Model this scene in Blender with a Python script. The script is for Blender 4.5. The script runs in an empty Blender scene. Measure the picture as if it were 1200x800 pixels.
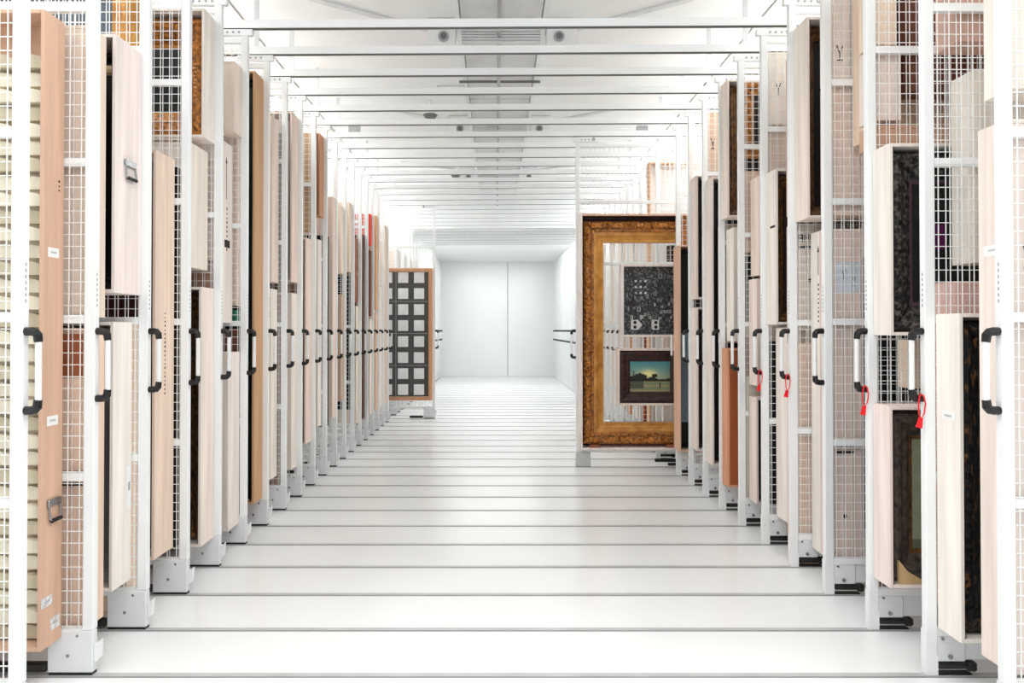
import bpy, math, random
from mathutils import Vector
R = random.Random(7)
SC = bpy.context.scene
COL = SC.collection

# ------------------------------------------------------------------ camera, world, lights, exposure
F_PX, CX, CY, EYE = 820.0, 581.0, 387.0, 1.45       # focal length in pixels of the 1200x800 frame, vanishing point, eye height
PITCH = 0.010
cd = bpy.data.cameras.new('camera'); cam = bpy.data.objects.new('camera', cd); COL.objects.link(cam)
cam.location = (0, 0, EYE); cam.rotation_euler = (math.pi/2 + PITCH, 0, 0)
cd.sensor_width = 36.0; cd.lens = F_PX/1200*36
cd.shift_x = (600-CX)/1200; cd.shift_y = -((CY-400) * -1 + F_PX*PITCH)/1200
cd.clip_start = 0.05; cd.clip_end = 100
SC.camera = cam

w = bpy.data.worlds.new('world'); SC.world = w; w.use_nodes = True
w.node_tree.nodes['Background'].inputs[0].default_value = (0.97, 0.985, 1.0, 1)
w.node_tree.nodes['Background'].inputs[1].default_value = 0.44  # even white world, added as frontal fill through the room's open near end

def area(name, loc, size, power, rot=(0, 0, 0), color=(0.99, 1, 1)):
    l = bpy.data.lights.new(name, 'AREA'); l.shape = 'RECTANGLE'; l.size, l.size_y = size
    l.energy = power; l.color = color
    o = bpy.data.objects.new(name, l); COL.objects.link(o); o.location = loc; o.rotation_euler = rot
    return o
for yy, pw in ((2.2, 44), (7.0, 74), (11.9, 94), (16.6, 84)):
    for sx in (-1, 1):
        area('fill_light', (sx*2.75, yy, 4.06 if yy < 14 else 3.605), (0.35, 4.0), pw)  # added fill strips above the rows, no fixtures behind them
area('fill_light', (0, 19.5, 3.56), (2.4, 3.4), 40)  # added fill to brighten the far end, not a real fixture
area('fill_light', (0, 1.0, 4.06), (2.4, 2.4), 58)  # added fill over the near aisle, not a real fixture

SC.view_settings.view_transform = 'Standard'; SC.view_settings.look = 'None'
SC.view_settings.gamma = 1.0; SC.view_settings.use_curve_mapping = False
SC.view_settings.exposure = 0.78
SC.cycles.max_bounces = 8; SC.cycles.diffuse_bounces = 6; SC.cycles.glossy_bounces = 3
SC.cycles.use_denoising = True
SC.cycles.caustics_reflective = False; SC.cycles.caustics_refractive = False

# ------------------------------------------------------------------ materials
def lin(c):
    return tuple((x/12.92 if x <= 0.04045 else ((x+0.055)/1.055)**2.4) for x in c)
MATS = {}
def mat(key, rgb, rough=0.5, metal=0.0, var=0.04, scale=(6, 6, 6), bump=0.0, rgb2=None, detail=3.0, srgb=True, spec=0.5, attr=None, ramp=(0.30, 0.66)):
    if key in MATS: return MATS[key]
    m = bpy.data.materials.new(key); m.use_nodes = True; nt = m.node_tree; n = nt.nodes; L = nt.links
    b = n['Principled BSDF']; b.inputs['Roughness'].default_value = rough; b.inputs['Metallic'].default_value = metal
    b.inputs['Specular IOR Level'].default_value = spec
    a = lin(rgb) if srgb else rgb
    tc = n.new('ShaderNodeTexCoord'); mp = n.new('ShaderNodeMapping'); mp.inputs['Scale'].default_value = scale
    nz = n.new('ShaderNodeTexNoise'); nz.inputs['Scale'].default_value = 1.0; nz.inputs['Detail'].default_value = detail
    L.new(tc.outputs['Object'], mp.inputs['Vector']); L.new(mp.outputs[0], nz.inputs['Vector'])
    if attr:
        at = n.new('ShaderNodeAttribute'); at.attribute_name = attr
        L.new(at.outputs['Color'], b.inputs['Base Color'])
    else:
        cr = n.new('ShaderNodeValToRGB')
        lo = tuple(max(0, x*(1-var*2.4)) for x in a) if rgb2 is None else lin(rgb2)
        hi = tuple(min(1, x*(1+var)) for x in a)
        cr.color_ramp.elements[0].position = ramp[0]; cr.color_ramp.elements[0].color = (*lo, 1)
        cr.color_ramp.elements[1].position = ramp[1]; cr.color_ramp.elements[1].color = (*hi, 1)
        L.new(nz.outputs['Fac'], cr.inputs['Fac']); L.new(cr.outputs[0], b.inputs['Base Color'])
    if bump:
        bp = n.new('ShaderNodeBump'); bp.inputs['Strength'].default_value = bump; bp.inputs['Distance'].default_value = 0.01
        L.new(nz.outputs['Fac'], bp.inputs['Height']); L.new(bp.outputs[0], b.inputs['Normal'])
    MATS[key] = m
    return m

def wood(rgb):
    key = 'wood_%02x%02x%02x' % tuple(int(c*255) for c in rgb)
    return mat(key, rgb, rough=0.62, var=0.06, scale=(22, 22, 1.3), detail=5, bump=0.04, spec=0.3)

M_WHITE = mat('white_metal', (0.925, 0.935, 0.935), rough=0.38, var=0.01)
M_WIRE = mat('wire_white', (0.93, 0.935, 0.93), rough=0.45, var=0.01)
M_FOOT = mat('foot_metal', (0.88, 0.89, 0.90), rough=0.4, var=0.02)
M_GREY = mat('grey_metal', (0.66, 0.67, 0.67), rough=0.4, var=0.03)
M_BLACK = mat('black_plastic', (0.07, 0.07, 0.075), rough=0.42, var=0.05)
M_CHROME = mat('chrome', (0.62, 0.62, 0.63), rough=0.22, metal=0.9, var=0.03)
M_ALU = mat('grip_aluminium', (0.93, 0.935, 0.94), rough=0.3, metal=0.15, var=0.02)
M_BEAM_SHADE = mat('beam_shade_grey', (0.40, 0.40, 0.395), rough=0.6, var=0.05)  # dark grey that paints the shade under the beams
M_FLOOR = mat('floor_epoxy', (0.972, 0.976, 0.976), rough=0.22, var=0.008, scale=(0.7, 0.7, 0.7))
M_RAIL = mat('rail_metal', (0.80, 0.81, 0.81), rough=0.35, metal=0.2, var=0.04)
M_SLOT = mat('slot_dark', (0.45, 0.45, 0.45), rough=0.7, var=0.03)
M_CEIL = mat('ceiling_paint', (0.955, 0.96, 0.955), rough=0.9, var=0.008, scale=(0.8, 0.8, 0.8))
M_WALL = mat('wall_paint', (0.935, 0.94, 0.94), rough=0.85, var=0.008, scale=(0.8, 0.8, 0.8))
M_CONC = mat('painted_concrete', (0.885, 0.89, 0.89), rough=0.85, var=0.035, scale=(5, 5, 5), detail=6, bump=0.2)
M_RED = mat('red_tag', (0.93, 0.06, 0.13), rough=0.4, var=0.02)
M_INK = mat('black_ink', (0.13, 0.12, 0.12), rough=0.8, var=0.05)
M_PAPER = mat('paper', (0.93, 0.93, 0.93), rough=0.7, var=0.02)
M_GOLD = mat('carved_gold', (0.82, 0.54, 0.24), rough=0.42, metal=0.2, rgb2=(0.36, 0.19, 0.06), scale=(38, 38, 38), detail=4, bump=0.5)
M_GOLDS = mat('smooth_gold', (0.86, 0.63, 0.31), rough=0.38, metal=0.2, rgb2=(0.70, 0.46, 0.19), scale=(9, 9, 9), detail=4, bump=0.1)
M_DGOLD = mat('dark_gold', (0.50, 0.34, 0.16), rough=0.5, metal=0.25, rgb2=(0.08, 0.05, 0.03), scale=(55, 55, 22), detail=4, bump=0.5)
M_CARV = mat('carved_dark', (0.50, 0.47, 0.43), rough=0.55, metal=0.1, ramp=(0.45, 0.78), rgb2=(0.07, 0.065, 0.08), scale=(45, 45, 45), detail=5, bump=0.6)
M_CARVG = mat('carved_gilt_dark', (0.62, 0.42, 0.2), rough=0.5, metal=0.2, rgb2=(0.03, 0.025, 0.03), scale=(32, 32, 14), detail=5, bump=0.6, ramp=(0.56, 0.72))
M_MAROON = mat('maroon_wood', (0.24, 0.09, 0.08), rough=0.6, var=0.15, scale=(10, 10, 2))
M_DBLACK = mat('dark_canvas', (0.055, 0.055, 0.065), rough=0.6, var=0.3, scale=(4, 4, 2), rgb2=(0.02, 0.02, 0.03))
M_PRINT = mat('printed_picture', (0.5, 0.5, 0.5), rough=0.55, attr='paint')
M_TORN = mat('torn_tape', (0.90, 0.90, 0.90), rough=0.5, rgb2=(0.70, 0.69, 0.70), scale=(60, 60, 60))

# ------------------------------------------------------------------ mesh helpers
class MB:
    def __init__(s): s.v = []; s.f = []; s.c = None
    def box(s, x0, x1, y0, y1, z0, z1):
        if x0 > x1: x0, x1 = x1, x0
        b = len(s.v)
        s.v += [(x0,y0,z0),(x1,y0,z0),(x1,y1,z0),(x0,y1,z0),(x0,y0,z1),(x1,y0,z1),(x1,y1,z1),(x0,y1,z1)]
        for q in ((0,3,2,1),(4,5,6,7),(0,1,5,4),(1,2,6,5),(2,3,7,6),(3,0,4,7)): s.f.append(tuple(b+i for i in q))
        return s
    def cbox(s, x0, x1, y0, y1, z0, z1, c=0.002):
        """box with chamfered edges"""
        if x0 > x1: x0, x1 = x1, x0
        import itertools
        b = len(s.v); idx = {}
        cs = ((x0+c, x1-c), (y0+c, y1-c), (z0+c, z1-c)); ou = ((x0, x1), (y0, y1), (z0, z1))
        for k in itertools.product((0,1), repeat=3):
            for ax in range(3):
                p = [cs[i][k[i]] for i in range(3)]; p[ax] = ou[ax][k[ax]]
                idx[(k, ax)] = len(s.v); s.v.append(tuple(p))
        def q(lst):
            pts = [Vector(s.v[i]) for i in lst]; n = (pts[1]-pts[0]).cross(pts[2]-pts[0])
            ctr = Vector(((x0+x1)/2, (y0+y1)/2, (z0+z1)/2)); m = sum(pts, Vector())/len(pts) - ctr
            s.f.append(tuple(lst) if n.dot(m) > 0 else tuple(reversed(lst)))
        for ax in range(3):
            o = [i for i in range(3) if i != ax]
            for e in (0, 1):
                ring = []
                for a, c2 in ((0,0),(1,0),(1,1),(0,1)):
                    k = [0,0,0]; k[ax] = e; k[o[0]] = a; k[o[1]] = c2; ring.append(idx[(tuple(k), ax)])
                q(ring)
            for a in (0,1):
                for c2 in (0,1):
                    k0 = [0,0,0]; k0[o[0]] = a; k0[o[1]] = c2; k1 = list(k0); k1[ax] = 1
                    q([idx[(tuple(k0), o[0])], idx[(tuple(k1), o[0])], idx[(tuple(k1), o[1])], idx[(tuple(k0), o[1])]])
        for k in itertools.product((0,1), repeat=3): q([idx[(k, a)] for a in range(3)])
        return s
    def prism(s, pts, y0, y1):
        """polygon pts (x,z) extruded in y"""
        b = len(s.v); n = len(pts)
        ar = sum(pts[i][0]*pts[(i+1)%n][1]-pts[(i+1)%n][0]*pts[i][1] for i in range(n))
        if ar < 0: pts = pts[::-1]
        s.v += [(p[0], y0, p[1]) for p in pts] + [(p[0], y1, p[1]) for p in pts]
        s.f.append(tuple(b+i for i in range(n))); s.f.append(tuple(b+n+i for i in reversed(range(n))))
        for i in range(n):
            j = (i+1) % n; s.f.append((b+j, b+i, b+n+i, b+n+j))
        return s
    def tube(s, path, r, seg=8, cap=True):
        b = len(s.v); P = [Vector(p) for p in path]; n = len(P)
        rs = r if isinstance(r, (list, tuple)) else [r]*n
        up = None
        for i, p in enumerate(P):
            t = (P[min(i+1, n-1)] - P[max(i-1, 0)]).normalized()
            if up is None:
                up = Vector((0, 1, 0)) if abs(t.y) < 0.9 else Vector((1, 0, 0))
            a = (up - t*up.dot(t)).normalized(); up = a; c = t.cross(a)
            for k in range(seg):
                an = 2*math.pi*k/seg
                s.v.append(tuple(p + (a*math.cos(an) + c*math.sin(an))*rs[i]))
        for i in range(n-1):
            for k in range(seg):
                j = (k+1) % seg
                s.f.append((b+i*seg+k, b+i*seg+j, b+(i+1)*seg+j, b+(i+1)*seg+k))
        if cap:
            s.f.append(tuple(b+k for k in reversed(range(seg)))); s.f.append(tuple(b+(n-1)*seg+k for k in range(seg)))
        return s
    def mesh(s, name, m):
        me = bpy.data.meshes.new(name); me.from_pydata(s.v, [], s.f)
        if s.c is not None:
            a = me.color_attributes.new('paint', 'FLOAT_COLOR', 'CORNER')
            li = 0
            for fi, f in enumerate(s.f):
                col = s.c[fi] if fi < len(s.c) else (0.1, 0.1, 0.1)
                for _ in f:
                    a.data[li].color = (*lin(col), 1); li += 1
        me.materials.append(m); me.update()
        return me

def obj(name, src, m=None, parent=None, loc=(0, 0, 0), kind=None, label=None):
    me = src.mesh(name, m) if isinstance(src, MB) else src
    o = bpy.data.objects.new(name, me); COL.objects.link(o); o.location = loc
    if parent: o.parent = parent
    if kind: o['kind'] = kind
    if label: o['label'] = label
    return o
def thing(name, label, cat, loc=(0, 0, 0), group=None):
    o = bpy.data.objects.new(name, None); COL.objects.link(o); o.location = loc; o.empty_display_size = 0.1
    o['label'] = label; o['category'] = cat
    if group: o['group'] = group
    return o
def dup(root, loc, label):
    r = root.copy(); COL.objects.link(r); r.location = loc; r['label'] = label
    for ch in list(root.children):
        c = ch.copy(); COL.objects.link(c); c.parent = r
        for g in list(ch.children):
            d = g.copy(); COL.objects.link(d); d.parent = c
    return r
ORD = ['nearest', 'second', 'third', 'fourth', 'fifth', 'sixth', 'seventh', 'eighth', 'ninth', 'tenth', 'eleventh', 'twelfth',
       'thirteenth', 'fourteenth', 'fifteenth', 'sixteenth', 'seventeenth', 'eighteenth', 'nineteenth', 'twentieth']
def ordn(k):
    i = k+1
    if i < 20: return ORD[i]
    t, u = divmod(i+1, 10); tens = {2: 'twenty', 3: 'thirty', 4: 'forty'}[t]
    base = ['', 'first', 'second', 'third', 'fourth', 'fifth', 'sixth', 'seventh', 'eighth', 'ninth']
    return tens + '-' + base[u] if u else {2: 'twentieth', 3: 'thirtieth', 4: 'fortieth'}[t]

# ------------------------------------------------------------------ the place
Z0, PITCHR = 2.952, 0.45                 # depth of rack 0, rack spacing
XL, XR = -1.692, 1.810                   # aisle faces of the two rows
YEND = 22.0; KMAX = 41
def ZK(k): return Z0 + PITCHR*k
LEN = 2.5
WX0, WX1 = -4.6, 4.7

fl = obj('floor', MB().box(WX0-0.1, WX1+0.1, -1.2, YEND+0.2, -0.12, 0), M_FLOOR, kind='structure')
railm = MB().box(WX0, WX1, 0.004, 0.034, 0.0005, 0.003).mesh('rail', M_RAIL)
slotm = MB().box(WX0, WX1, -0.004, 0.004, 0.0004, 0.0012).box(WX0, WX1, 0.034, 0.038, 0.0004, 0.0012).mesh('rail_slot', mat('floor_slot', (0.56, 0.56, 0.56), rough=0.7, var=0.03))
for k in range(-3, KMAX+1):
    r = obj('rail', railm, parent=fl, loc=(0, ZK(k)-0.012, 0)); obj('rail_slot', slotm, parent=r)
obj('wall_left', MB().box(WX0-0.1, WX0, -1.2, YEND, 0, 4.1), M_WALL, kind='structure')
obj('wall_right', MB().box(WX1, WX1+0.1, -1.2, YEND, 0, 4.1), M_WALL, kind='structure')
wb = obj('wall_back', MB().box(WX0, WX1, YEND+0.03, YEND+0.15, 0, 3.62), M_WALL, kind='structure')
xa = (595-CX)/F_PX*YEND
obj('wall_panel', MB().cbox(WX0, xa-0.012, YEND, YEND+0.03, 0.01, 3.62, 0.004), M_WALL, wb)
obj('wall_panel', MB().cbox(xa+0.012, WX1, YEND, YEND+0.03, 0.01, 3.62, 0.004), M_WALL, wb)
obj('joint', MB().box(xa-0.012, xa+0.012, YEND+0.02, YEND+0.029, 0.01, 3.6), M_GREY, wb)
obj('ceiling', MB().box(WX0, WX1, -0.6, 14.2, 4.1, 4.2), M_CEIL, kind='structure')
obj('trim_1', MB().box(WX0, WX1, 14.2, YEND+0.15, 3.62, 4.2), M_CEIL, kind='structure')

# ceiling fixtures
ct = thing('ceiling_duct', 'long grey concrete duct with white edge rails running along the ceiling centre', 'duct', (0, 0, 4.1))
y = 2.4
n = 0
while y < 12.7:
    obj('duct_panel', MB().cbox(-0.29, 0.38, y, y+1.32, -0.07, -0.001, 0.006), M_CONC, ct); y += 1.35
obj('edge_rail', MB().box(-0.335, -0.295, 2.4, 14.1, -0.10, -0.001), M_WHITE, ct)
obj('edge_rail', MB().box(0.385, 0.425, 2.4, 14.1, -0.10, -0.001), M_WHITE, ct)
obj('conduit', MB().tube([(0.03, 2.4, -0.16), (0.03, 14.1, -0.16)], 0.016), M_GREY, ct)
mm = MB()
for i in range(12): mm.box(0.02, 0.04, 2.9+i*0.9, 2.92+i*0.9, -0.16, -0.068)
obj('hanger', mm, M_GREY, ct, kind='stuff')
for i in range(4):
    yb = 3.2 + 2.7*i
    nm = ORD[i]
    for sgn, (u0, u1) in ((-1, (-0.585, -0.34)), (1, (0.43, 0.68))):
        t = thing('air_outlet_box', 'white ceiling outlet box with round grey nozzle, %s pair from the front, %s side' % (nm, 'left' if sgn < 0 else 'right'),
                  'outlet box', ((u0+u1)/2, yb, 4.1), 'outlet boxes beside the ceiling duct')
        hw = (u1-u0)/2
        obj('housing', MB().cbox(-hw, hw, 0, 0.16, -0.225, -0.001, 0.008), M_WHITE, t)
        ring = [(0.045*math.cos(a*math.pi/8), 0.045*math.sin(a*math.pi/8)) for a in range(16)]
        cx = -0.02*sgn
        obj('nozzle', MB().prism([(cx+x, -0.165+z) for x, z in ring], -0.02, 0.001), M_GREY, t)
        obj('nozzle_core', MB().prism([(cx+x*0.6, -0.165+z*0.6) for x, z in ring], -0.026, -0.018), M_SLOT, t)
    mm = MB()
    for j in range(6): mm.box(-0.29, 0.38, yb+0.01, yb+0.05, -0.21+j*0.024, -0.21+j*0.024+0.017)
    obj('louvre', mm, M_CONC, ct, kind='stuff')
    # flat diagonal strips fanning out of the duct
    for sgn in (-1, 1):
        x0 = -0.34 if sgn < 0 else 0.43
        t = MB(); x1 = x0 + sgn*1.15
        t.v = [(x0, yb+0.35, -0.02), (x0, yb+0.42, -0.02), (x1, yb-0.33, -0.02), (x1, yb-0.40, -0.02),
               (x0, yb+0.35, -0.002), (x0, yb+0.42, -0.002), (x1, yb-0.33, -0.002), (x1, yb-0.40, -0.002)]
        t.f = [(0,3,2,1),(4,5,6,7),(0,1,5,4),(1,2,6,5),(2,3,7,6),(3,0,4,7)]
        obj('diagonal_strip', t, M_CONC, ct)
t = obj('bar', MB().tube([(-0.37, 7.07, -0.13), (0.45, 7.07, -0.13)], 0.014), M_SLOT, ct)
for sgn, xx in ((-1, -2.15), (1, 2.25)):
    o = obj('ceiling_cable', MB().tube([(xx, 2.4, 4.092), (xx, 14.1, 4.092)], 0.008, 6), M_GREY)
    o['label'] = 'thin grey cable along the ceiling above the %s row' % ('left' if sgn < 0 else 'right'); o['category'] = 'cable'; o['group'] = 'ceiling cables'
for (px, py, z, rad, lab) in ((504, 134, 3.93, 0.10, 'dark round smoke detector below the ceiling left of the duct, nearer one'),
                              (534, 205, 3.93, 0.09, 'dark round smoke detector below the ceiling left of the duct, farther one')):
    Y = (z-EYE)*F_PX/(CY-py); X = (px-CX)/F_PX*Y
    t = thing('smoke_detector', lab, 'detector', (X, Y, 4.1), 'smoke detectors')
    ring = [(math.cos(a*math.pi/8), math.sin(a*math.pi/8)) for a in range(16)]
    def disc(r0, r1, za, zb):
        m = MB(); m.v = [(r0*x, r0*yv, za) for x, yv in ring] + [(r1*x, r1*yv, zb) for x, yv in ring]
        m.f = [tuple(reversed(range(16))), tuple(range(16, 32))] + [(i, (i+1) % 16, 16+(i+1) % 16, 16+i) for i in range(16)]
        return m
    obj('stem', disc(0.02, 0.02, -0.15, -0.001), M_WHITE, t)
    obj('base', disc(rad, rad*0.7, -0.17, -0.14), M_WHITE, t)
    obj('sensor_head', disc(rad*0.6, rad*0.85, -0.20, -0.17), M_SLOT, t)
t = thing('ceiling_vent', 'flat white vent plate with open slot hanging below the ceiling, left of duct', 'vent', (-0.48, 7.55, 4.1))
obj('vent_frame', MB().cbox(-0.16, 0.16, 0, 0.10, -0.10, -0.001, 0.006), M_WHITE, t)
obj('vent_slot', MB().box(-0.14, 0.14, -0.004, 0.002, -0.085, -0.03), M_CONC, t)
for xx, lab in ((-1.78, 'left'), (1.84, 'right')):
    t = thing('junction_box', 'small grey junction box below the ceiling over the %s row edge' % lab, 'junction box', (xx, 8.75, 4.1), 'ceiling junction boxes')
    obj('box_body', MB().cbox(-0.07, 0.07, 0, 0.06, -0.16, -0.08, 0.004), M_GREY, t)
    obj('stem', MB().tube([(0, 0.03, -0.085), (0, 0.03, -0.001)], 0.012), M_WHITE, t)

# overhead beams, slightly out of level as in the photo
beamm = MB().box(WX0+0.01, WX1-0.01, 0, 0.004, 3.52, 3.575).box(WX0+0.01, WX1-0.01, 0.044, 0.048, 3.52, 3.575).box(WX0+0.01, WX1-0.01, 0.004, 0.044, 3.570, 3.575).mesh('overhead_beam', M_WHITE)
shadeb = MB().box(WX0+0.012, WX1-0.012, 0.0045, 0.0435, 3.5206, 3.569).mesh('beam_shade', M_BEAM_SHADE)  # dark fill flush in the channel, paints the beam's shaded underside
for k in range(0, 32):
    o = obj('overhead_beam', beamm, loc=(0, ZK(k)-0.004, 0)); o.rotation_euler = (0, -0.0055, 0)
    o['label'] = 'white overhead beam crossing the aisle above the %s pair of racks' % ordn(k); o['category'] = 'beam'
    o['group'] = 'white beams crossing above the aisle'
    obj('beam_shade', shadeb, parent=o)
rodm = MB().box(-0.018, 0.018, 0, 0.012, 3.577, 4.099).mesh('drop_rod', M_FOOT)
for k in range(1, 25, 2):
    for sgn, xx in ((-1, XL-0.10), (1, XR+0.06)):
        o = obj('drop_rod', rodm, loc=(xx, ZK(k)+0.012, 0.012 if sgn > 0 else -0.008))
        o['label'] = 'white rod from ceiling to beam over the %s %s rack' % (ordn(k), 'left' if sgn < 0 else 'right')
        o['category'] = 'rod'; o['group'] = 'drop rods carrying the overhead beams'

# ------------------------------------------------------------------ racks
RAILZ = (0.182, 0.832, 1.497, 2.162, 2.822, 3.428)
def make_rack(s, label, loc):
    """s=-1 left row, +1 right row. local origin: aisle face, front face, floor"""
    t = thing('sliding_rack', label, 'storage rack', loc, 'sliding mesh racks in the %s row' % ('left' if s < 0 else 'right'))
    X = lambda u: s*u
    obj('post', MB().cbox(X(0), X(0.045), 0, 0.035, 0.19 if s < 0 else 0.012, 3.46, 0.0025), M_WHITE, t)
    obj('post', MB().cbox(X(LEN-0.045), X(LEN), 0, 0.035, 0.012, 3.46, 0.0025), M_WHITE, t)
    for z in RAILZ:
        obj('cross_rail', MB().cbox(X(0.0455), X(LEN-0.0455), 0.003, 0.032, z-0.018, z+0.018, 0.002), M_WHITE, t)
    wm = MB(); hw = 0.0015
    for yy in (0.0005, 0.0290):
        z = 0.205 if yy < 0.01 else 9
        while z < 3.42:
            wm.box(X(0.046), X(LEN-0.046), yy, yy+0.0036, z-hw, z+hw); z += 0.05
        u = 0.062
        while u < LEN-0.05:
            wm.box(X(u-hw), X(u+hw), yy+0.001, yy+0.0046, 0.20, 3.41); u += 0.05
    obj('wire_mesh', wm, M_WIRE, t, kind='stuff')
    if s < 0:
        f = obj('foot', MB().cbox(X(0.0), X(0.19), -0.003, 0.0345, 0.014, 0.189, 0.004), M_FOOT, t)
        obj('bolt', MB().tube([(X(0.105), -0.001, 0.085), (X(0.105), -0.0036, 0.085)], 0.008, 8), M_CHROME, f)
        obj('bolt', MB().tube([(X(0.065), -0.001, 0.168), (X(0.065), -0.0036, 0.168)], 0.006, 8), M_CHROME, f)
        obj('foot_shadow', MB().box(X(0.004), X(0.186), 0.0, 0.038, 0.001, 0.013), M_BLACK, f)  # black slab painting the shadow in the gap under the foot
        br = MB().prism([(X(-0.001), 0.05), (X(-0.022), 0.07), (X(-0.026), 0.145), (X(-0.012), 0.13), (X(-0.001), 0.13)], 0.006, 0.034)
        obj('bumper', br, M_WHITE, f)
        obj('roller', MB().cbox(X(0.2), X(0.42), 0.002, 0.034, 0.012, 0.05, 0.006), M_BLACK, t)
    else:
        f = obj('foot', MB().cbox(X(0.0455), X(0.165), 0.004, 0.034, 0.058, 0.164, 0.003), M_FOOT, t)
        obj('rear_plate', MB().cbox(X(0.168), X(0.33), 0.012, 0.034, 0.062, 0.162, 0.003), M_FOOT, f)
        obj('bolt', MB().tube([(X(0.10), 0.003, 0.08), (X(0.10), -0.003, 0.08)], 0.010, 8), M_CHROME, f)
        obj('bolt', MB().tube([(X(0.068), 0.003, 0.155), (X(0.068), -0.003, 0.155)], 0.006, 8), M_CHROME, f)
        obj('shoe', MB().prism([(X(-0.003), 0.004), (X(0.046), 0.004), (X(0.046), 0.085), (X(0.03), 0.105), (X(-0.003), 0.19)], -0.003, 0.0355), M_WHITE, t)
        r = obj('roller', MB().cbox(X(0.05), X(0.20), 0.0, 0.034, 0.026, 0.052, 0.006), M_BLACK, t)
        obj('roller_cap', MB().cbox(X(0.175), X(0.215), -0.003, 0.035, 0.016, 0.056, 0.008), M_BLACK, r)
        obj('foot_shadow', MB().box(X(0.0), X(0.19), 0.0, 0.035, 0.001, 0.009), M_BLACK, t)  # same black shadow slab below the right foot
    # handle
    zt, zb = 1.463, 1.145
    h = obj('handle', MB().tube([(X(-0.047), 0.016, zb+0.03), (X(-0.047), 0.016, zt-0.03)], 0.011, 10), M_ALU, t)
    for zc, d in ((zt, -1), (zb, 1)):
        p = [(X(-0.0005), 0.016, zc+d*0.017), (X(-0.022), 0.016, zc+d*0.017), (X(-0.036), 0.016, zc+d*0.020),
             (X(-0.044), 0.016, zc+d*0.029), (X(-0.047), 0.016, zc+d*0.055)]
        obj('elbow', MB().tube(p, [0.0155, 0.0155, 0.016, 0.016, 0.0145], 8), M_BLACK, h)
    # top carriage
    c = obj('carriage', MB().cbox(X(-0.03), X(0.24), 0.002, 0.033, 3.461, 3.506, 0.003), M_WHITE, t)
    mm = MB()
    for u in (0.06, 0.10, 0.14): mm.tube([(X(u), 0.001, 3.484), (X(u), -0.003, 3.484)], 0.008, 8)
    obj('carriage_bolt', mm, M_GREY, c, kind='stuff')
    obj('wheel', MB().tube([(X(0.19), -0.003, 3.49), (X(0.19), 0.001, 3.49)], 0.02, 10), M_GREY, c)
    # little code strip on the side of the post
    mm = MB()
    for i in range(7): mm.box(X(-0.0006), X(0.0003), 0.012, 0.020, 1.55+i*0.022, 1.55+i*0.022+0.012)
    obj('code_strip', mm, M_GREY, t, kind='stuff')
    return t
PULL = {('L', 19): -0.996, ('R', 10): 0.854}
racks = {}
for row, s, xa_ in (('L', -1, XL), ('R', 1, XR)):
    nm = 'left' if s < 0 else 'right'
    first = None
    for k in range(-2, KMAX+1):
        x = PULL.get((row, k), xa_)
        if k == -2: lab = 'white wire mesh rack at the very edge of the %s row, beside the viewer' % nm
        elif (row, k) in PULL: lab = 'white mesh rack pulled out into the aisle from the %s row' % nm
        else: lab = 'white wire mesh sliding rack with black handle, %s in the %s row' % (ordn(k), nm)
        if k == -2 : continue
        if first is None:
            first = make_rack(s, lab, (x, ZK(k), 0)); racks[(row, k)] = first
        else:
            racks[(row, k)] = dup(first, (x, ZK(k), 0), lab)

# ------------------------------------------------------------------ pictures and crates
def frame_mb(w, h, prof, seg=0.04, orn=0.0, cyc=0.06, lobes=(0, 99)):
    """rectangular frame in the xz plane, front towards -y. prof: list of (inset, y)"""
    m = MB(); n = len(prof)
    corners = [(0, 0), (w, 0), (w, h), (0, h)]; ins = [(1, 1), (-1, 1), (-1, -1), (1, -1)]
    for si in range(4):
        a, b = corners[si], corners[(si+1) % 4]; ia, ib = ins[si], ins[(si+1) % 4]
        ln = math.hypot(b[0]-a[0], b[1]-a[1]); ns = max(2, int(ln/seg)); base = len(m.v)
        for i in range(ns+1):
            t = i/ns
            for j, (q, yy) in enumerate(prof):
                pa = (a[0]+ia[0]*q, a[1]+ia[1]*q); pb = (b[0]+ib[0]*q, b[1]+ib[1]*q)
                x = pa[0]+(pb[0]-pa[0])*t; z = pa[1]+(pb[1]-pa[1])*t
                dy = 0
                if orn and 0 < i < ns and lobes[0] <= j <= lobes[1]:
                    dy = -orn*abs(math.sin(math.pi*ln*t/cyc + j*0.9)) + orn*0.35*math.sin(i*2.1+j*1.3)
                m.v.append((x, yy+dy, z))
        for i in range(ns):
            for j in range(n-1):
                p = base+i*n+j; m.f.append((p, p+n, p+n+1, p+1))
    # back plate ring keeps it solid
    return m

def picture_mb(w, h, fn, res=0.02, y=0.0, th=0.006):
    nx = max(2, int(w/res)); nz = max(2, int(h/res)); m = MB(); m.c = []
    for j in range(nz+1):
        for i in range(nx+1): m.v.append((w*i/nx, y, h*j/nz))
    for j in range(nz):
        for i in range(nx):
            a = j*(nx+1)+i; m.f.append((a, a+1, a+nx+2, a+nx+1)); m.c.append(fn((i+.5)/nx, (j+.5)/nz))
    b = len(m.v); m.v += [(0, y+th, 0), (w, y+th, 0), (w, y+th, h), (0, y+th, h)]; m.f.append((b+3, b+2, b+1, b)); m.c.append((.6, .55, .5))
    c4 = (0, nx, (nz+1)*(nx+1)-1, nz*(nx+1))
    for i in range(4):
        j = (i+1) % 4; m.f.append((c4[j], c4[i], b+i, b+j)); m.c.append((.5, .45, .4))
    return m
def rnd_fn(base, amp, patches=()):
    rr = random.Random(len(base)+int(base[0]*999)+int(amp*997)+len(patches))
    def f(u, v):
        c = base
        for (u0, u1, v0, v1, cc) in patches:
            if u0 <= u <= u1 and v0 <= v <= v1: c = cc
        d = (rr.random()-.5)*amp
        return tuple(max(0, min(1, x+d)) for x in c)
    return f

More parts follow.
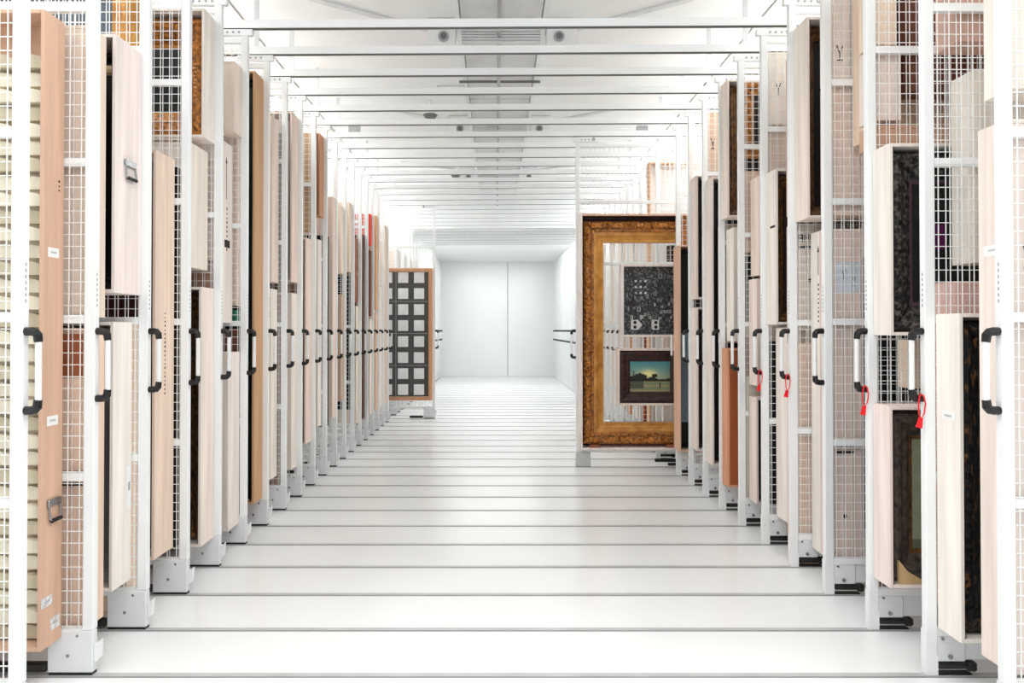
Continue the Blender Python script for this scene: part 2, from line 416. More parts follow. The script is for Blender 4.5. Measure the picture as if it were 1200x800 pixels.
def framed_picture(lab, x0, x1, yfront, yback, z0, z1, fw, fmat, fn, orn=0.006, group=None, name='framed_picture', res=0.03, liner=None):
    """world box of the picture; front toward -Y"""
    w, h, d = x1-x0, z1-z0, yback-yfront
    t = thing(name, lab, 'painting', (x0, yback, z0), group)
    P = [(0, 0), (0, -d*0.55), (fw*.10, -d*.85), (fw*.25, -d*.97), (fw*.42, -d*.88), (fw*.60, -d*.62), (fw*.78, -d*.60), (fw*.90, -d*.48), (fw, -d*.40), (fw, -0.002)]
    obj('frame', frame_mb(w, h, P, seg=0.018 if orn > 0.003 else 0.2, orn=min(orn, d*0.12), cyc=0.055, lobes=(2, 5)), fmat, t)
    if liner:
        fr = frame_mb(w-2*fw+0.004, h-2*fw+0.004, [(0, -d*.30), (0, -d*.42), (0.012, -d*.40), (0.02, -d*.3)], seg=1)
        obj('liner', fr, liner, t, loc=(fw-0.002, 0, fw-0.002))
    cv = picture_mb(w-2*fw, h-2*fw, fn, res=res)
    obj('canvas', cv, M_PRINT, t, loc=(fw, -d*0.30, fw))
    return t

BT = 0.016   # board thickness
USED = set()
def uniq(lab):
    assert lab not in USED, lab
    n = len(lab.split()); assert 4 <= n <= 16, (n, lab)
    USED.add(lab); return lab

def crate(row, x_aisle, y0, y1, z0, z1, w, col, lab, open_front=False, inner=None, facecol=None, edge=None, backcol=None, group=None, split=True):
    """x_aisle: world x of the aisle side, extends away from the aisle by w"""
    s = -1 if row == 'L' else 1
    t = thing('crate' if (open_front or facecol is None) else 'crate', uniq(lab), 'crate', (x_aisle, y0, z0), group)
    D, H = y1-y0, z1-z0; m = wood(col); X = lambda u: s*u
    e = 0.0006
    obj('side_board', MB().cbox(0, X(BT), 0, D, 0, H, 0.0015), wood(edge) if False else m, t)
    obj('side_board', MB().cbox(X(w-BT), X(w), 0, D, 0, H, 0.0015), m, t)
    obj('top_board', MB().cbox(X(BT+e), X(w-BT-e), 0, D, H-BT, H, 0.0015), m, t)
    obj('bottom_board', MB().cbox(X(BT+e), X(w-BT-e), 0, D, 0, BT, 0.0015), m, t)
    if not open_front:
        obj('front_board', MB().cbox(X(BT+e), X(w-BT-e), 0.001, 0.011, BT+e, H-BT-e, 0.001), wood(facecol or col), t)
    obj('back_board', MB().box(X(BT+e), X(w-BT-e), D-0.009, D-0.001, BT+e, H-BT-e), wood(backcol or col), t)
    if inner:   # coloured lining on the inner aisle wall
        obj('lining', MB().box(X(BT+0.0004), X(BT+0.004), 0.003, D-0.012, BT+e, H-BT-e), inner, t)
    return t

def side_text(par, row, D, z, n=9, size=0.016, frac=0.5, vertical=True, m=None):
    """little ink strokes on the aisle side of a crate (too small to read in the photo)"""
    s = -1 if row == 'L' else 1; X = lambda u: -s*u; mm = MB(); rr = random.Random(int(z*1000)+n)
    for i in range(n):
        zz = z+i*size*1.5
        mm.box(X(0.0002), X(0.0012), D*frac-size*.35, D*frac+size*.35, zz, zz+size*(0.35+0.5*rr.random()))
    obj('printed_text', mm, m or M_INK, par, kind='stuff')
def side_sticker(par, row, y0, y1, z0, z1, m=None):
    s = -1 if row == 'L' else 1; X = lambda u: -s*u
    o = obj('paper_label', MB().box(X(0.0003), X(0.0013), y0, y1, z0, z1), m or M_PAPER, par)
    mm = MB()
    for i in range(6): mm.box(X(0.0013), X(0.0018), y0+(y1-y0)*(.25+.09*i), y0+(y1-y0)*(.25+.09*i+.06), z0+(z1-z0)*.42, z0+(z1-z0)*.62)
    obj('printed_text', mm, M_GREY, o, kind='stuff')
def side_arrow(par, row, D, z0, z1):
    s = -1 if row == 'L' else 1; X = lambda u: -s*u
    m = MB(); c = D*.5
    m.box(X(0.0002), X(0.0012), c-0.003, c+0.003, z0, z1-0.03)
    b = len(m.v)
    for xx in (X(0.0002), X(0.0012)): m.v += [(xx, c-0.012, z1-0.04), (xx, c+0.012, z1-0.04), (xx, c, z1)]
    m.f += [(b, b+1, b+2), (b+5, b+4, b+3), (b, b+3, b+4, b+1), (b+1, b+4, b+5, b+2), (b+2, b+5, b+3, b)]
    obj('arrow_mark', m, M_INK, par)
def grip(par, row, y0, y1, z):
    """spring crate handle with a chrome plate and a black grip"""
    s = -1 if row == 'L' else 1; X = lambda u: -s*u
    g = obj('crate_handle', MB().cbox(X(0.0005), X(0.012), y0, y1, z, z+0.03, 0.003), M_CHROME, par)
    obj('bail', MB().tube([(X(0.008), y0+.006, z), (X(0.012), y0+.006, z-0.04), (X(0.014), y0+0.014, z-0.055), (X(0.014), y1-.014, z-0.055), (X(0.012), y1-.006, z-0.04), (X(0.008), y1-.006, z)], 0.004, 6), M_CHROME, g)
    obj('bail_grip', MB().tube([(X(0.015), y0+.012, z-0.056), (X(0.015), y1-.012, z-0.056)], 0.009, 8), M_BLACK, g)
def face_text(par, row, u0, z, n=4, size=0.05, y=-0.0012, bar=True):
    """block lettering seen through the mesh"""
    s = -1 if row == 'L' else 1; X = lambda u: s*u; m = MB(); rr = random.Random(int(z*100)+n)
    for i in range(n):
        a = u0+i*size*0.8
        m.box(X(a), X(a+size*.16), y, y+0.001, z, z+size)
        m.box(X(a+size*.48), X(a+size*.62), y, y+0.001, z+(size*.5 if rr.random() < .4 else 0), z+size)
        m.box(X(a+size*.16), X(a+size*.48), y, y+0.001, z+size*.42, z+size*.58)
        if rr.random() < .7: m.box(X(a+size*.16), X(a+size*.48), y, y+0.001, z+size*.85, z+size)
    if bar: m.box(X(u0), X(u0+n*size*.8), y, y+0.001, z-size*1.0, z-size*.6)
    obj('stencil_text', m, M_INK, par, kind='stuff')

def glass_mark(par, row, u0, z, h=0.07):
    s = -1 if row == 'L' else 1; X = lambda u: s*u; m = MB(); y0, y1 = -0.0012, -0.0002; t_ = h*.07
    m.prism([(X(u0-h*.25), z+h), (X(u0-h*.25+t_), z+h), (X(u0+t_*.3), z+h*.45), (X(u0-t_*.7), z+h*.45)], y0, y1)
    m.prism([(X(u0+h*.25), z+h), (X(u0+h*.25-t_), z+h), (X(u0-t_*.3), z+h*.45), (X(u0+t_*.7), z+h*.45)], y0, y1)
    m.box(X(u0-t_/2), X(u0+t_/2), y0, y1, z, z+h*.45); m.box(X(u0-h*.2), X(u0+h*.2), y0, y1, z-t_, z)
    obj('glass_mark', m, M_INK, par)

def zat(v, Z):  return v if v < 4.5 else EYE + (CY-v)*Z/F_PX
PALE, PINK, PEACH, TAN, BEIGE = (.93, .885, .84), (.915, .85, .815), (.90, .75, .64), (.83, .66, .50), (.90, .83, .77)
DARKF = rnd_fn((.06, .06, .075), .04)

def front(row, k, xf, xn, yt, yb, col, lab, w=0.9, d=None, open_front=False, content=None, **kw):
    Zf = ZK(k)-0.004; X = (xf-CX)*Zf/F_PX
    if xn: d = Zf - X*F_PX/(xn-CX)
    Zn = Zf-d
    z1, z0 = zat(yt, Zn), zat(yb, Zn)
    t = crate(row, X, Zn, Zf, z0, z1, w, col, lab, open_front, **kw)
    s = -1 if row == 'L' else 1
    if content:
        plab, fw, fmat, fn, orn, cd_, liner = content
        a, b = X+s*(BT+0.008), X+s*(w-BT-0.008); x0, x1 = min(a, b), max(a, b)
        framed_picture(uniq(plab), x0, x1, Zf-0.011-min(cd_, d-.03), Zf-0.0115, z0+BT+0.0005, z1-BT-0.012, fw, fmat, fn, orn, liner=liner)
    return t, d, z0, z1
def back(row, k, xb, yt, yb, col, lab, w=0.9, d=0.13, du=0.09, **kw):
    Y = ZK(k)+0.0385; s = -1 if row == 'L' else 1
    X = (XL if row == 'L' else XR)+s*du if xb is None else (xb-CX)*(Y+d)/F_PX
    z1, z0 = zat(yt, Y), zat(yb, Y)
    t = crate(row, X, Y, Y+d, z0, z1, w, col, lab, **kw)
    return t, d, z0, z1

# ---- left row -----------------------------------------------------------------
L, Rr = 'L', 'R'
t, d, z0, z1 = front(L, 0, 74, 50, 9, 762, (.83, .68, .585), 'tall peach plywood crate with white labels on the second left rack', w=1.25, open_front=True)
side_sticker(t, L, 0.03, 0.10, 1.75-z0, 1.79-z0); side_sticker(t, L, 0.03, 0.10, 1.06-z0, 1.10-z0)
grip(t, L, 0.03, 0.115, 0.73-z0)
side_text(t, L, d, 2.03-z0, 3, 0.012, .75)
side_sticker(t, L, 0.0, 0.07, 0.33-z0, 0.37-z0, M_TORN)
side_sticker(t, L, 0.06, 0.12, 0.22-z0, 0.27-z0, M_TORN)
# ribbed relief inside that crate
Xa = (74-CX)*(ZK(0)-.001)/F_PX
rp = thing('ribbed_relief', 'cream relief panel of stacked scalloped ribs inside the tall peach crate', 'artwork', (Xa-BT-0.010, ZK(0)-0.0155, z0+BT+0.001))
H = z1-z0-2*BT-0.14
obj('backing', MB().box(0, -1.15, -0.02, 0, 0, H), wood(PALE), rp)
nrib = 34
mm = None
for i in range(nrib):
    zz = H*(i+.1)/nrib; hh = H/nrib*.8
    ribm = MB()
    for c in range(9):
        x0 = -0.002-c*0.127
        prof = [(x0, zz), (x0-0.12, zz), (x0-0.125, zz+hh*.5), (x0-0.10, zz+hh*.85), (x0-0.06, zz+hh), (x0-0.02, zz+hh*.85), (x0+0.001, zz+hh*.5)]
        ribm.prism(prof, -0.055-0.02*(i % 2), -0.0205)
    obj('rib', ribm, wood((.91, .88, .80) if i % 3 else (.80, .76, .66)), rp)

back(L, 0, 123, 2.76, 1.507, BEIGE, 'pale beige crate behind the second left rack, upper', w=1.0)
t, *_ = back(L, 0, 123, 1.46, 0.18, (.91, .80, .72), 'pale peach crate behind the second left rack, lower', w=1.0)
face_text(t, L, 0.01, 0.64, 6, 0.032)
obj('brown_band', MB().box(-0.02, -0.5, -0.002, -0.0003, 1.07, 1.255), wood((.62, .36, .24)), t, label='brown band across the crate back')
#t2 = back(L, -1, None, 3.35, 0.22, (.88, .74, .66), 'light wooden crate behind the nearest left mesh rack', w=0.8, du=0.16)[0]

t, d, z0, z1 = front(L, 1, 165, 134, 38, 343, (.925, .875, .855), 'pinkish white open crate with metal handle, upper front of third left rack', open_front=True, inner=M_DBLACK, w=1.1,
      content=('black canvas inside the pinkish crate with the metal handle', 0.07, M_DBLACK, DARKF, 0.0, 0.10, None))
grip(t, L, d*.30, d*.72, 2.215-z0)
obj('tan_roll', MB().tube([(-0.03, 0.05, z1-z0-0.15), (-0.45, 0.05, z1-z0-0.15)], 0.022, 10), wood((.80, .72, .55)), t)
t, d, z0, z1 = front(L, 1, 155, 133, 377, 692, (.94, .91, .88), 'white painted open crate, lower front of third left rack', open_front=True, inner=M_MAROON, w=1.1,
      content=('grey wrapped picture inside the lower white crate of third left rack', 0.05, M_GREY, rnd_fn((.50, .52, .55), .03), 0.0, 0.09, None))
side_sticker(t, L, d*.75, d*.95, 0.35, 0.55)
back(L, 1, None, 378, 718, (.92, .83, .75), 'beige plywood crate behind the third left rack, lower', w=1.0, du=0.12)
back(L, 1, None, 60, 338, (.62, .50, .50), 'mauve brown crate behind the third left rack, upper', w=1.0, du=0.26)

gold_fn = rnd_fn((.10, .13, .15), .05)
def hung(row, k, X, z0, z1, w, lab, fw, fmat, fn, orn=0.008, d=0.09, liner=None, res=0.03, behind=False):
    s = -1 if row == 'L' else 1; a, b = X, X+s*w
    yb = ZK(k)+0.037+d if behind else ZK(k)-0.001
    return framed_picture(uniq(lab), min(a, b), max(a, b), yb-d, yb, z0, z1, fw, fmat, fn, orn, liner=liner, res=res)
hung(L, 2, -1.97, 2.93, 3.40, 1.3, 'gold framed dark blue picture at the top of the fourth left rack', 0.13, M_GOLDS, rnd_fn((.30, .36, .42), .08))
t, d, z0, z1 = front(L, 2, 204, 182, 175, 655, (.91, .82, .75), 'tall warm wooden open crate with printed text on the fourth left rack', open_front=True, inner=M_MAROON, w=1.0,
      content=('dark red painting inside the tall warm crate of fourth left rack', 0.06, M_MAROON, rnd_fn((.25, .06, .06), .04), 0.0, 0.10, None))
side_text(t, L, d, 1.11-z0, 20, 0.015, .5)
back(L, 2, None, 195, 640, (.13, .10, .10), 'dark brown crate behind the fourth left rack', w=1.0, du=0.085, backcol=(.2, .12, .1))

front(L, 3, 251, 238, 8, 160, (.94, .905, .87), 'white crate holding a gold framed painting, top of fifth left rack', open_front=True, w=0.80, inner=None,
      content=('carved gold frame around dark green painting at top of fifth left rack', 0.15, M_GOLD, rnd_fn((.10, .14, .13), .05), 0.012, 0.11, M_GOLDS))
front(L, 3, 243, None, 166, 313, PALE, 'small pale closed crate in the middle of the fifth left rack', d=0.24, w=0.8)
front(L, 3, 251, 236, 336, 640, (.94, .89, .85), 'white open crate with gilt frame, lower front of fifth left rack', open_front=True, inner=M_DBLACK, w=0.9,
      content=('dark gilt framed picture inside lower crate of fifth left rack', 0.10, M_DGOLD, rnd_fn((.07, .05, .05), .04), 0.006, 0.11, None))
t, *_ = back(L, 3, None, 188, 305, (.87, .80, .76), 'beige crate with stencilled print behind the fifth left rack', w=0.8, du=0.06)
t = back(L, 3, None, 318, 640, (.66, .52, .45), 'brown plywood crate behind the fifth left rack, lower', w=0.8, du=0.06)

t, d, z0, z1 = front(L, 4, 272, None, 162, 378, (.925, .88, .85), 'pale crate with black arrow mark, upper front of sixth left rack', d=0.20, w=0.9)
side_arrow(t, L, d*.9, 2.32-z0, 2.60-z0); side_text(t, L, d, 1.98-z0, 10, 0.02, .5)
obj('stamp', MB().box(0.0003, 0.0013, d*.3, d*.75, 1.98-z0+0.02, 1.98-z0+0.07), M_INK, t)
front(L, 4, 281, None, 413, 622, (.935, .89, .86), 'pinkish white closed crate, lower front of sixth left rack', d=0.20, w=0.9)
back(L, 4, None, 158, 358, (.88, .80, .74), 'beige crate behind the sixth left rack, upper', w=0.8, du=0.09)
back(L, 4, None, 363, 377, (.12, .42, .30), 'green painted wooden box behind the sixth left rack', w=0.8, du=0.09)
back(L, 4, None, 385, 630, (.42, .26, .2), 'dark reddish brown crate behind the sixth left rack, lower', w=0.8, du=0.07)
front(L, 4, 283, None, 3.23, 2.76, (.92, .86, .81), 'peach crate at the very top of the sixth left rack', d=0.14, w=0.11)
hung(L, 4, -1.86, 2.92, 3.36, 0.8, 'small orange gold picture beside peach crate, top of sixth left rack', 0.08, M_GOLDS, rnd_fn((.72, .35, .12), .1), 0.004, 0.05)

front(L, 5, 308, 298, 82, 590, (.80, .63, .47), 'full height brown wooden crate with green lining on the seventh left rack', open_front=True, w=0.9, inner=mat('green_lining', (.05, .20, .16), .6),
      content=('dark green canvas inside the full height brown crate', 0.04, M_DBLACK, rnd_fn((.04, .12, .10), .03), 0.0, 0.10, None))
front(L, 6, 326, 318, 134, 330, (.93, .86, .81), 'open crate with reddish edge, upper front of eighth left rack', open_front=True, inner=M_MAROON, w=0.8)
front(L, 6, 325, None, 338, 562, (.945, .91, .875), 'white closed crate, lower front of eighth left rack', d=0.17, w=0.8)
back(L, 6, None, 155, 330, (.06, .055, .06), 'black crate behind the eighth left rack, upper', w=0.8, du=0.06)
back(L, 6, None, 345, 575, (.68, .56, .48), 'brown crate behind the eighth left rack, lower', w=0.8, du=0.05)
front(L, 7, 349, 341.5, 130, 330, (.93, .85, .80), 'pinkish open crate with dark lining, upper front of ninth left rack', open_front=True, inner=M_DBLACK, w=0.8)
front(L, 7, 348, None, 343, 550, (.95, .91, .87), 'white closed crate, lower front of ninth left rack', d=0.16, w=0.8)
back(L, 7, None, 150, 545, (.66, .52, .42), 'wood brown crate behind the ninth left rack', w=0.8, du=0.04)
front(L, 8, 365, 358.5, 278, 520, (.94, .86, .81), 'pink white open crate, lower front of tenth left rack', open_front=True, inner=M_MAROON, w=0.8)
back(L, 8, None, 155, 270, (.80, .67, .53), 'tan crate behind the tenth left rack, upper', w=0.7, du=0.04)
back(L, 8, None, 395, 515, (.72, .60, .48), 'tan crate behind the tenth left rack, lower', w=0.7, du=0.04)
front(L, 9, 379, 374, 155, 252, (.78, .58, .44), 'brown open crate at the top of the eleventh left rack', open_front=True, inner=M_DBLACK, w=0.7)
front(L, 9, 377, None, 280, 500, (.95, .92, .89), 'white closed crate, lower front of eleventh left rack', d=0.15, w=0.7)
back(L, 9, None, 275, 500, (.05, .05, .055), 'black crate behind the eleventh left rack', w=0.7, du=0.02)
front(L, 10, 393.5, None, 230, 490, (.93, .85, .80), 'pink plywood crate on the front of the twelfth left rack', d=0.15, w=0.7)
front(L, 11, 402.5, None, 240, 320, (.93, .86, .79), 'cream crate in the middle of the thirteenth left rack', d=0.14, w=0.7)
front(L, 11, 402.8, None, 345, 470, (.78, .68, .60), 'greyish brown crate, lower front of thirteenth left rack', d=0.14, w=0.7)
back(L, 12, None, 322, 480, (.06, .06, .065), 'black crate behind the fourteenth left rack', w=0.7, du=0.03)
front(L, 12, 411.6, None, 236, 318, (.92, .84, .77), 'cream crate above the black one on the fourteenth left rack', d=0.13, w=0.7)
def side_generic(row, k, lst):
    s = -1 if row == 'L' else 1
    for (z0, z1, du, d, col, words) in lst:
        front(row, k, CX+((XL if row == 'L' else XR)+s*du)*F_PX/ZK(k), None, z1, z0, col,
              '%s on the %s %s rack' % (words, ordn(k), 'left' if row == 'L' else 'right'), d=d, w=0.7)
side_generic(L, 13, [(0.3, 1.75, .04, .13, (.93, .87, .80), 'lower cream crate'), (1.8, 2.6, .05, .14, (.60, .38, .26), 'upper rusty brown crate')])
side_generic(L, 14, [(0.3, 2.7, .04, .13, (.36, .22, .15), 'tall dark brown crate')])
side_generic(L, 15, [(0.3, 1.6, .03, .13, (.94, .88, .83), 'lower pale crate'), (1.65, 2.55, .03, .13, (.46, .27, .18), 'middle chestnut crate'), (2.62, 3.05, .03, .12, (.90, .30, .22), 'small red crate')])
side_generic(L, 16, [(0.3, 1.7, .03, .13, (.88, .72, .62), 'lower peach crate'), (1.75, 3.1, .03, .14, (.86, .64, .44), 'upper orange tan crate')])
side_generic(L, 17, [(0.3, 2.1, .04, .12, (.93, .89, .85), 'lower off white crate')])
side_generic(L, 18, [(0.3, 3.1, .04, .12, (.91, .80, .71), 'tall peach crate')])
for k, c in ((21, (.92, .85, .78)), (23, (.94, .9, .85)), (25, (.9, .78, .68)), (27, (.94, .9, .86))):
    side_generic(L, k, [(0.3, 2.9, .05, .12, c, 'tall light crate')])

# grid panel on the pulled out left rack
ZG = ZK(19)-0.001; s = ZG/F_PX
gx1 = -0.996 - 0.045; gz1 = EYE+(CY-314)*(ZG-.1)/F_PX; gz0 = EYE+(CY-469)*(ZG-.1)/F_PX
pitch_sq = 18.8*(ZG-.1)/F_PX; GW = pitch_sq*6+0.20
gp = thing('grid_artwork', 'dark grey artwork with a grid of white squares in a tan frame', 'artwork', (gx1, ZG, gz0))
fr = frame_mb(GW, gz1-gz0, [(0, 0), (0, -.09), (.03, -.10), (.055, -.10), (.06, -.07)], seg=2)
obj('frame', fr, wood((.80, .60, .46)), gp, loc=(-GW, 0, 0))
obj('panel', MB().box(-GW+.061, -.061, -0.06, -0.001, .061, gz1-gz0-.061), mat('slate', (.33, .335, .33), .7, var=.08, scale=(20, 20, 20)), gp)
sqm = MB().cbox(0, .168, -.008, 0, 0, .175, .003).mesh('white_square', mat('square_white', (.95, .955, .96), .6))
for c in range(6):
    for r in range(8):
        xx = -(.061+.055) - (c+1)*pitch_sq + .095-.015; zz = .061 + .025 + r*pitch_sq
        if xx < -GW+.07: continue
        obj('white_square', sqm, parent=gp, loc=(xx, -0.0605, zz))
mm = MB()
for c in (2, 4): mm.box(-(.061+.055)-c*pitch_sq+.055-.012, -(.061+.055)-c*pitch_sq+.063-.012, -.063, -.0601, .062, gz1-gz0-.062)
for r in (2, 4, 6): mm.box(-GW+.062, -.062, -.063, -.0601, .061+.025+r*pitch_sq-.045, .061+.025+r*pitch_sq-.037)
obj('joint_strip', mm, M_GREY, gp)

# ---- right row ----------------------------------------------------------------
t, *_ = back(Rr, -1, None, 3.40, 2.33, (.93, .90, .86), 'whitish crate behind the nearest right rack, upper', w=0.9, du=0.07, d=0.145)
t, d, z0, z1 = back(Rr, -1, None, 2.22, 0.205, (.915, .86, .825), 'tall pinkish beige crate behind the nearest right rack', w=0.9, du=0.055, d=0.16)
side_sticker(t, Rr, 0.02, 0.13, 1.73-z0, 1.77-z0)
glass_mark(t, Rr, 0.07, 1.68-z0, .08); glass_mark(t, Rr, 0.12, 1.60-z0, .06)
t, d, z0, z1 = front(Rr, 0, 1097, 1124, 367, 752, (.945, .915, .88), 'tall white open crate holding a carved dark gilt frame, second right rack', open_front=True, w=0.9, inner=M_DBLACK,
      content=('black and gilt carved frame in the tall white crate of second right rack', 0.13, M_CARVG, rnd_fn((.05, .05, .06), .03), 0.010, 0.10, None))
side_sticker(t, Rr, 0.03, 0.11, 1.08-z0, 1.12-z0)
back(Rr, 0, 1116, 2.57, 1.74, (.90, .87, .83), 'cream crate behind the second right rack, middle', w=0.8, d=0.15)
back(Rr, 0, 1098, 3.38, 2.69, (.80, .66, .60), 'brownish pink crate behind the second right rack, top', w=0.8, d=0.15)
back(Rr, 0, 1095, 1.66, 0.25, (.84, .70, .66), 'mauve pink crate behind the second right rack, lower', w=0.8, d=0.14)

t, d, z0, z1 = front(Rr, 1, 1023.5, 1043.5, 167, 393, (.935, .90, .87), 'open crate with dark carved frame, upper front of third right rack', open_front=True, w=1.05, inner=mat('purple_lining', (.20, .11, .16), .6),
      content=('dark carved frame around near black painting, upper third right rack', 0.125, M_CARV,
               rnd_fn((.07, .09, .09), .03, ((.05, .3, .70, .9, (.10, .13, .10)), (.10, .25, .44, .64, (.34, .06, .30)))), 0.012, 0.10, mat('purple_liner', (.33, .24, .30), .5)))
t, d, z0, z1 = front(Rr, 1, 1022.5, 1041.5, 476, 688, (.935, .875, .85), 'open crate with grey green painting, lower front of third right rack', open_front=True, w=1.05, inner=M_MAROON,
      content=('grey green painting in dark mottled frame, lower third right rack', 0.12, mat('mottled_frame', (.36, .31, .27), .6, rgb2=(.13, .11, .10), scale=(30, 30, 30), bump=.4),
               rnd_fn((.58, .60, .50), .03, ((0, 1, 0, .12, (.42, .44, .36)),)), 0.004, 0.10, M_DGOLD))
wx = 0.045
obj('corner_wedge', MB().prism([(wx, BT+.001), (wx, BT+0.11), (wx+0.04, BT+0.06), (wx+0.11, BT+0.02), (wx+0.10, BT+.001)], 0.004, 0.022), wood((.78, .66, .48)), t)
back(Rr, 1, None, 3.40, 2.86, (.93, .85, .77), 'cream crate behind the third right rack, top', w=0.12, du=0.05)
back(Rr, 1, None, 55, 140, (.92, .86, .82), 'off white crate behind the third right rack, upper', w=0.14, du=0.05)
hx = XR+0.21
back(Rr, 1, CX+hx*F_PX/(ZK(1)+.165), 3.40, 2.63, (.42, .25, .19), 'dark reddish brown crate behind the third right rack, top', w=0.8)
back(Rr, 1, None, 146, 172, (.80, .64, .54), 'brown flat crate behind the third right rack, above carved frame', w=0.9, du=0.05)
back(Rr, 1, None, 2.28, 1.60, (.86, .76, .70), 'beige crate behind the third right rack, middle', w=0.9, du=0.07)
back(Rr, 1, 1052, 398, 455, (.90, .82, .74), 'pale crate behind the third right rack, between the two open crates', w=0.6, d=.1)
back(Rr, 1, None, 480, 690, (.50, .40, .36), 'brown crate behind the third right rack, lower', w=0.9, du=0.07)

t, *_ = back(Rr, 2, None, 3.40, 2.84, (.945, .90, .86), 'white crate with drawn marks behind the fourth right rack, top', w=0.9, du=0.06)
glass_mark(t, Rr, .05, .12, .08)
t, *_ = back(Rr, 2, None, 96, 252, (.89, .81, .76), 'beige crate behind the fourth right rack, upper', w=0.9, du=0.06)
t, d, z0, z1 = back(Rr, 2, None, 268, 655, (.87, .80, .76), 'large greyish beige crate with fragile marks behind the fourth right rack', w=0.185, du=0.05)
face_text(t, Rr, 0.03, 0.78-z0+0.02, 4, 0.032); glass_mark(t, Rr, 0.075, 1.74-z0, .05); glass_mark(t, Rr, 0.13, 1.70-z0, .05)
obj('fragile_label', MB().box(0.03, 0.17, -0.0012, -0.0003, 1.66-z0, 1.83-z0), mat('blue_paper', (.80, .83, .87), .7), t)
obj('knot_hole', MB().tube([(0.075, -0.0015, 0.42-z0), (0.075, 0.0, 0.42-z0)], 0.012, 8), M_BLACK, t)
back(Rr, 2, CX+(XR+.245)*F_PX/(ZK(2)+.165), 300, 620, (.05, .045, .06), 'black crate behind the fourth right rack, beside the greyish one', w=0.5)
front(Rr, 2, 1001, None, 3.40, 2.46, (.92, .82, .73), 'peach crate on the front of the fourth right rack, top', d=0.18, w=0.8)

front(Rr, 3, 932.5, 947, 18, 255, (.935, .885, .845), 'open crate with dark gilt picture, upper front of fifth right rack', open_front=True, w=0.9, inner=M_MAROON,
      content=('dark picture with gilt edge inside upper crate of fifth right rack', 0.07, M_DGOLD, rnd_fn((.07, .04, .035), .03), 0.005, 0.10, None))
t, d, z0, z1 = front(Rr, 3, 950.5, None, 268, 653, (.945, .915, .88), 'tall white closed crate with arrow mark, front of fifth right rack', d=0.20, w=0.9)
side_arrow(t, Rr, d, 1.78-z0, 1.96-z0); side_text(t, Rr, d, 1.50-z0, 9, 0.018, .5)
t, d, z0, z1 = back(Rr, 3, None, 262, 386, (.88, .83, .79), 'greyish crate with black stencil behind the fifth right rack', w=0.9, du=0.05)
face_text(t, Rr, 0.02, 2.0-z0, 4, 0.045); obj('knot_hole', MB().tube([(0.09, -0.0015, 1.76-z0), (0.09, 0.0, 1.76-z0)], 0.012, 8), M_BLACK, t)
back(Rr, 3, None, 402, 668, (.915, .82, .75), 'peach crate behind the fifth right rack, lower', w=0.9, du=0.05)
back(Rr, 3, None, 60, 250, (.86, .74, .66), 'rosy beige crate behind the fifth right rack, upper', w=0.9, du=0.05)

t, d, z0, z1 = front(Rr, 4, 898.5, 909.5, 197, 380, (.94, .90, .87), 'open crate with gilt frame, middle front of sixth right rack', open_front=True, w=0.85, inner=M_MAROON,
      content=('brown gilt picture inside middle crate of sixth right rack', 0.07, M_DGOLD, rnd_fn((.16, .08, .05), .04), 0.005, 0.10, None))
obj('black_mark', MB().box(-0.0012, -0.0002, 0.01, 0.09, 2.13-z0, 2.145-z0), M_INK, t)
front(Rr, 4, 909, None, 384, 612, (.95, .91, .88), 'white closed crate, lower front of sixth right rack', d=0.18, w=0.8)
back(Rr, 4, None, 400, 590, (.10, .08, .08), 'black crate behind the sixth right rack, lower', w=0.8, du=0.05)
t, d, z0, z1 = back(Rr, 4, None, 60, 144, (.945, .91, .86), 'white crate with printed marks behind the sixth right rack, top', w=0.8, du=0.05)
glass_mark(t, Rr, 0.08, 0.2, .08)
back(Rr, 4, None, 152, 380, (.91, .83, .77), 'pale pinkish crate behind the sixth right rack, middle', w=0.8, du=0.05)

hung(Rr, 5, XR+0.05, 2.75, 3.32, 0.6, 'gold framed picture behind posts at the top of the seventh right rack', 0.09, M_GOLD, rnd_fn((.08, .05, .04), .03), 0.006, 0.05, behind=True)
front(Rr, 5, 880, None, 205, 322, (.93, .86, .81), 'peach crate, upper front of seventh right rack', d=0.17, w=0.8)
front(Rr, 5, 877.5, None, 326, 452, (.935, .87, .83), 'rosy white crate, middle front of seventh right rack', d=0.16, w=0.8)
front(Rr, 5, 877.5, 886, 466, 590, (.93, .86, .82), 'open crate with black interior, lower front of seventh right rack', open_front=True, inner=M_DBLACK, w=0.8,
      content=('black picture in the lower open crate of seventh right rack', 0.05, M_DBLACK, rnd_fn((.05, .04, .04), .03), 0, 0.09, None))
back(Rr, 5, None, 200, 296, (.90, .79, .72), 'beige crate behind the seventh right rack, upper', w=0.8, du=0.05)
back(Rr, 5, None, 300, 380, (.12, .10, .12), 'near black crate behind the seventh right rack, middle', w=0.8, du=0.05)
back(Rr, 5, None, 395, 438, (.45, .16, .09), 'dark red crate behind the seventh right rack', w=0.8, du=0.05)
back(Rr, 5, None, 442, 575, (.94, .90, .83), 'cream crate behind the seventh right rack, lower', w=0.8, du=0.05)

